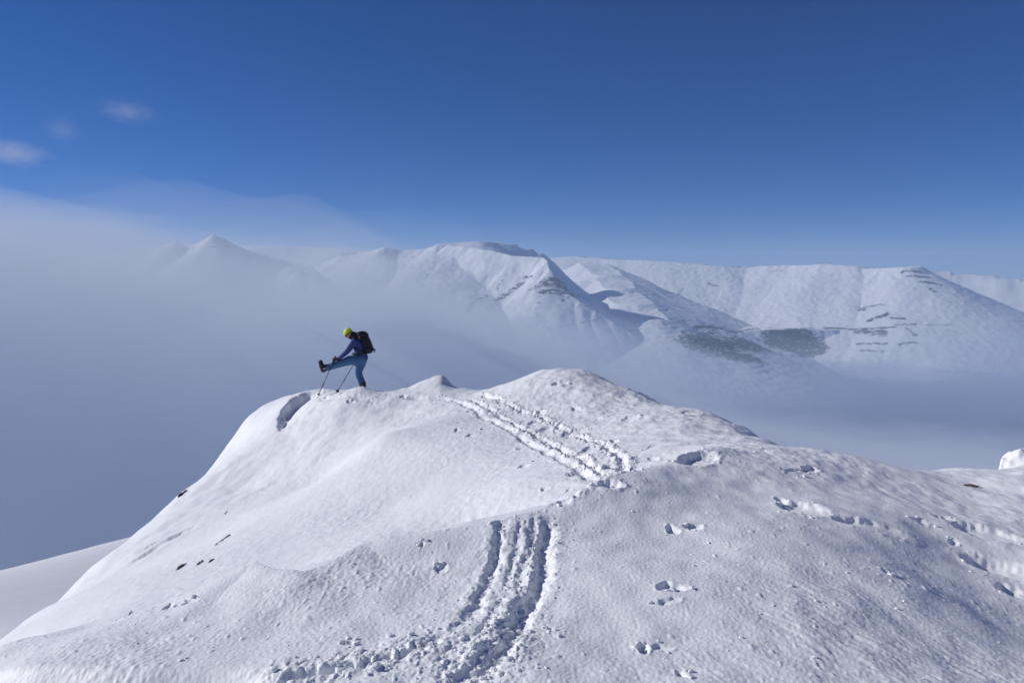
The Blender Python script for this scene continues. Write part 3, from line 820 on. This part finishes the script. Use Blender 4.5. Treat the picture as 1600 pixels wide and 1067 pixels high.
ski_pole(gripR, tipR, 'ski pole slanting down from under the raised thigh towards the standing leg')

# backpack: worn on the back
bp_o = T(720, 470)
pk = empty('backpack', bp_o)
tag(pk, 'black ski touring backpack with orange tag worn on the back', 'backpack')
def slab_mesh(outline, half, bev, bulge=0.0):
    bm = bmesh.new()
    f = [bm.verts.new(T(x, y, -half) - bp_o) for x, y in outline]
    g = [bm.verts.new(T(x, y, half) - bp_o) for x, y in outline]
    bm.faces.new(f); bm.faces.new(g[::-1])
    n = len(outline)
    for i in range(n): bm.faces.new([f[(i + 1) % n], f[i], g[i], g[(i + 1) % n]])
    bmesh.ops.recalc_face_normals(bm, faces=bm.faces[:])
    bmesh.ops.bevel(bm, geom=bm.edges[:], offset=bev, segments=3, affect='EDGES', clamp_overlap=True)
    return bm
bdy = mesh_obj('pack_body', slab_mesh([(640, 190), (730, 195), (770, 255), (800, 330), (828, 410), (822, 448), (770, 470), (728, 462), (706, 410), (672, 330)], .15, .045), M['pack'], pk)
lid = mesh_obj('lid', slab_mesh([(600, 172), (640, 155), (700, 158), (742, 185), (766, 232), (735, 238), (660, 232), (625, 238)], .155, .03), M['pack'], pk)
mesh_obj('side_pocket', slab_mesh([(722, 372), (790, 360), (812, 430), (748, 452)], .172, .02), M['dark'], pk)
mesh_obj('orange_tag', slab_mesh([(636, 212), (654, 222), (664, 255), (648, 250)], .166, .004), M['orange'], pk)
for sy in (-1, 1):
    bm = bmesh.new()
    tube(bm, [T(640, 225, sy * .11) - bp_o, T(585, 225, sy * .15) - bp_o, T(548, 290, sy * .16) - bp_o, T(570, 370, sy * .17) - bp_o, T(650, 425, sy * .17) - bp_o, T(715, 440, sy * .14) - bp_o], .024, 8)
    mesh_obj('shoulder_strap', bm, M['dark'], pk)
bm = bmesh.new()
tube(bm, [T(735, 455, -.13) - bp_o, T(660, 470, -.185) - bp_o, T(580, 470, -.15) - bp_o, T(545, 468, 0) - bp_o, T(580, 470, .15) - bp_o, T(660, 470, .185) - bp_o, T(735, 455, .13) - bp_o], .028, 8)
mesh_obj('hip_belt', bm, M['dark'], pk)
for sy in (-1, 1):
    bm = bmesh.new()
    tube(bm, [T(822, 405, sy * .08) - bp_o, T(848, 412, sy * .08) - bp_o, T(845, 450, sy * .085) - bp_o], [.014, .012, .008], 8)
    mesh_obj('axe_loop', bm, M['dark'], pk)
# ---------------------------------------------------------------- rocks, loose snow, wisps
m_rock, N, Lk, P = new_mat('dark_rock')
P.inputs['Roughness'].default_value = .85
tc = N.new('ShaderNodeTexCoord'); n = N.new('ShaderNodeTexNoise'); n.inputs['Scale'].default_value = 9; n.inputs['Detail'].default_value = 6
r = N.new('ShaderNodeValToRGB')
r.color_ramp.elements[0].position = .35; r.color_ramp.elements[0].color = (.04, .034, .036, 1)
r.color_ramp.elements[1].position = .75; r.color_ramp.elements[1].color = (.15, .13, .13, 1)
Lk.new(tc.outputs['Object'], n.inputs['Vector']); Lk.new(n.outputs['Fac'], r.inputs[0]); Lk.new(r.outputs[0], P.inputs['Base Color'])
b = N.new('ShaderNodeBump'); b.inputs['Distance'].default_value = .03; Lk.new(n.outputs['Fac'], b.inputs['Height']); Lk.new(b.outputs[0], P.inputs['Normal'])

def rock_thing(pa, pb, thick, rise, label, seed):
    A, B = Vector(hit(*pa)), Vector(hit(*pb))
    if (A - B).length > 2.2: B = A + (B - A).normalized() * 2.2
    c = (A + B) / 2; L = (B - A).length / 2
    bm = bmesh.new(); bmesh.ops.create_icosphere(bm, subdivisions=4, radius=1)
    v = np.array([q.co for q in bm.verts])
    f = 1 + .6 * perlin(v[:, 0] * 1.6 + seed, v[:, 1] * 1.6 + v[:, 2], seed) + .5 * np.abs(perlin(v[:, 0] * 4 + seed, v[:, 2] * 4 + v[:, 1] * 3, seed + 1))
    v = v * f[:, None]
    v = np.clip(v, -.95, .95)
    for q, w in zip(bm.verts, v):
        q.co = Vector((w[0] * L * 1.1, w[1] * thick * (.75 + .5 * w[0] * w[2]), (w[2] - .45) * rise * (.8 + .5 * math.sin(3 * w[0] + seed))))
    o = mesh_obj('rock', bm, m_rock, None, False)
    e = .1
    gx = float(broad(np.array([c.x + e]), np.array([c.y]))[0] - broad(np.array([c.x - e]), np.array([c.y]))[0]) / (2 * e)
    gy = float(broad(np.array([c.x]), np.array([c.y + e]))[0] - broad(np.array([c.x]), np.array([c.y - e]))[0]) / (2 * e)
    nz = Vector((-gx, -gy, 1)).normalized(); xa = (B - A).normalized(); ya = nz.cross(xa).normalized(); nz = xa.cross(ya)
    o.matrix_world = Matrix.Translation(c) @ Matrix((xa, ya, nz)).transposed().to_4x4()
    tag(o, label, 'rock', 'rocks poking through the snow')
rock_thing((280, 778), (291, 766), .07, .10, 'dark rock on the outer left snow edge against the fog', 3)
rock_thing((336, 852), (360, 835), .05, .03, 'largest dark rock streak poking through the bright left snow face', 5)
rock_thing((277, 889), (289, 880), .045, .028, 'dark rock low on the snow face, leftmost of a row of three', 8)
rock_thing((308, 882), (316, 876), .035, .024, 'small dark rock in the middle of a row of three low on the snow face', 11)
rock_thing((327, 878), (333, 873), .03, .02, 'tiny rock sliver at the right end of a row of three on the snow', 14)
rock_thing((351, 803), (355, 799), .03, .02, 'tiny lone rock sliver high on the bright left snow face', 17)
rock_thing((1506, 757), (1530, 759), .03, .02, 'flat dark rock lying in the snow near the right edge', 21)

# loose crumbs of snow along the tracks and prints
rs = random.Random(11)
base_bm = []
for s in range(6):
    bm = bmesh.new(); bmesh.ops.create_icosphere(bm, subdivisions=3, radius=1)
    v = np.array([q.co for q in bm.verts]); f = np.array([q.index for q in bm.verts])
    v = np.clip(v * (1 + .6 * perlin(v[:, 0] * 1.4 + s * 3, v[:, 1] * 1.4 + v[:, 2] * 1.3, 90 + s) + .35 * perlin(v[:, 0] * 3.4 + s, v[:, 2] * 3.4 + v[:, 1] * 2, 97 + s))[:, None], -.8 - .1 * (s % 3), .75)
    v[:, 2] *= .75
    base_bm.append((v, [[q.index for q in fc.verts] for fc in bm.faces])); bm.free()
spots = []
def scatter(line, n, spread, smin, smax):
    seg = np.hypot(*np.diff(line, axis=0).T); cs = np.concatenate([[0], np.cumsum(seg)])
    for _ in range(n):
        t = rs.random() * cs[-1]; i = min(int(np.searchsorted(cs, t) - 1), len(seg) - 1); i = max(i, 0)
        p = line[i] + (line[i + 1] - line[i]) * ((t - cs[i]) / seg[i])
        q = rs.random() ** 3
        spots.append((p[0] + rs.gauss(0, spread), p[1] + rs.gauss(0, spread), smin + (smax - smin) * q))
for k, (ln, w, dp, c) in enumerate(TRACKS[:4]):
    scatter(ln, (70, 20, 130, 110)[k], .10, .003, .013)
scatter(TRACKS[0][0][4:], 110, .10, .004, .02); scatter(TRACKS[3][0][4:], 100, .10, .004, .02); scatter(TRACKS[2][0][3:], 80, .10, .004, .018)
for k, n in ((4, 20), (5, 40), (6, 70), (7, 80)): scatter(TRACKS[k][0], n, .16, .008, .035)
scatter(LIP[12:], 90, .08, .005, .022)
for (cx, cy, a, b_, dp, rot) in PR:
    for _ in range(4):
        an = rs.random() * math.tau; q = 1 + abs(rs.gauss(0, .5))
        spots.append((cx + a * q * math.cos(an), cy + b_ * q * math.sin(an), (.003 + .010 * rs.random() ** 2) * (1 + cy / 12)))
for _ in range(160):
    px, py = rs.uniform(150, 1600), rs.uniform(800, 1067)
    d = 1.8 / ((py - 430) / F_PX); spots.append(((px - 800) / F_PX * d, d, .003 + .009 * rs.random() ** 3))
sp = np.array(spots); sz = snow_height(sp[:, 0], sp[:, 1])
vs_, fs_, off = [], [], 0
for (x, y, s), z in zip(spots, sz):
    v, f = base_bm[rs.randrange(6)]
    a = rs.random() * math.tau; ca, sa = math.cos(a), math.sin(a)
    w = v * s * np.array([rs.uniform(.8, 1.4), rs.uniform(.8, 1.2), rs.uniform(.7, 1.1)])
    w = np.stack([w[:, 0] * ca - w[:, 1] * sa + x, w[:, 0] * sa + w[:, 1] * ca + y, w[:, 2] + z + s * .2], -1)
    vs_.append(w); fs_.extend([[i + off for i in q] for q in f]); off += len(v)
me = bpy.data.meshes.new('loose_snow'); me.from_pydata(np.concatenate(vs_).tolist(), [], fs_); me.materials.append(m_snow)
me.polygons.foreach_set('use_smooth', np.ones(len(me.polygons), bool))
o = bpy.data.objects.new('loose_snow', me); C.objects.link(o)
tag(o, 'crumbs and clods of loose snow scattered along the tracks', 'snow', kind='stuff')

# three wisps of cloud above the bank: small boxes of uneven, torn vapour
def wisp(label, px, py, w, h, density, seed, Y=300.0):
    k = Y / F_PX
    sx, sy, sz = w * k, w * k * 1.2, h * k
    o = box('cloud', (-sx, -sy, -sz), (sx, sy, sz), None)
    o.location = Vector(at(px, py, Y))
    m, N, Lk, v = volume_mat('cloud_air', (.96, .97, .99), 0.0)
    tc = N.new('ShaderNodeTexCoord')
    mp = N.new('ShaderNodeMapping'); mp.inputs['Scale'].default_value = (1 / sx, 1 / sy, 1 / sz); Lk.new(tc.outputs['Object'], mp.inputs['Vector'])
    nz = N.new('ShaderNodeTexNoise'); nz.inputs['Scale'].default_value = 2.2; nz.inputs['Detail'].default_value = 8; nz.inputs['Roughness'].default_value = .7; nz.inputs['Distortion'].default_value = 1.4
    ofs = N.new('ShaderNodeVectorMath'); ofs.operation = 'ADD'; ofs.inputs[1].default_value = (seed * 3.7, seed, 0); Lk.new(mp.outputs[0], ofs.inputs[0]); Lk.new(ofs.outputs[0], nz.inputs['Vector'])
    ln = N.new('ShaderNodeVectorMath'); ln.operation = 'LENGTH'; Lk.new(mp.outputs[0], ln.inputs[0])
    def mn(op, a, b, clamp=False):
        n = N.new('ShaderNodeMath'); n.operation = op; n.use_clamp = clamp
        for i, q in enumerate((a, b)):
            if isinstance(q, (int, float)): n.inputs[i].default_value = q
            else: Lk.new(q, n.inputs[i])
        return n.outputs[0]
    fall = mn('SUBTRACT', 1.0, ln.outputs['Value'], True)
    d = mn('MULTIPLY', mn('SUBTRACT', mn('ADD', nz.outputs['Fac'], mn('MULTIPLY', fall, .45)), .62, True), fall)
    Lk.new(mn('MULTIPLY', d, density), v.inputs['Density'])
    o.data.materials.clear(); o.data.materials.append(m)
    tag(o, label, 'cloud', 'wisps of cloud above the fog bank')
wisp('brightest puff of cloud, lowest at the left edge just above the fog', 20, 240, 70, 34, .16, 1)
wisp('faint round puff of cloud between the other two wisps', 98, 203, 44, 34, .065, 2)
wisp('thin stretched wisp of cloud, the highest and farthest right', 200, 176, 70, 26, .075, 3)
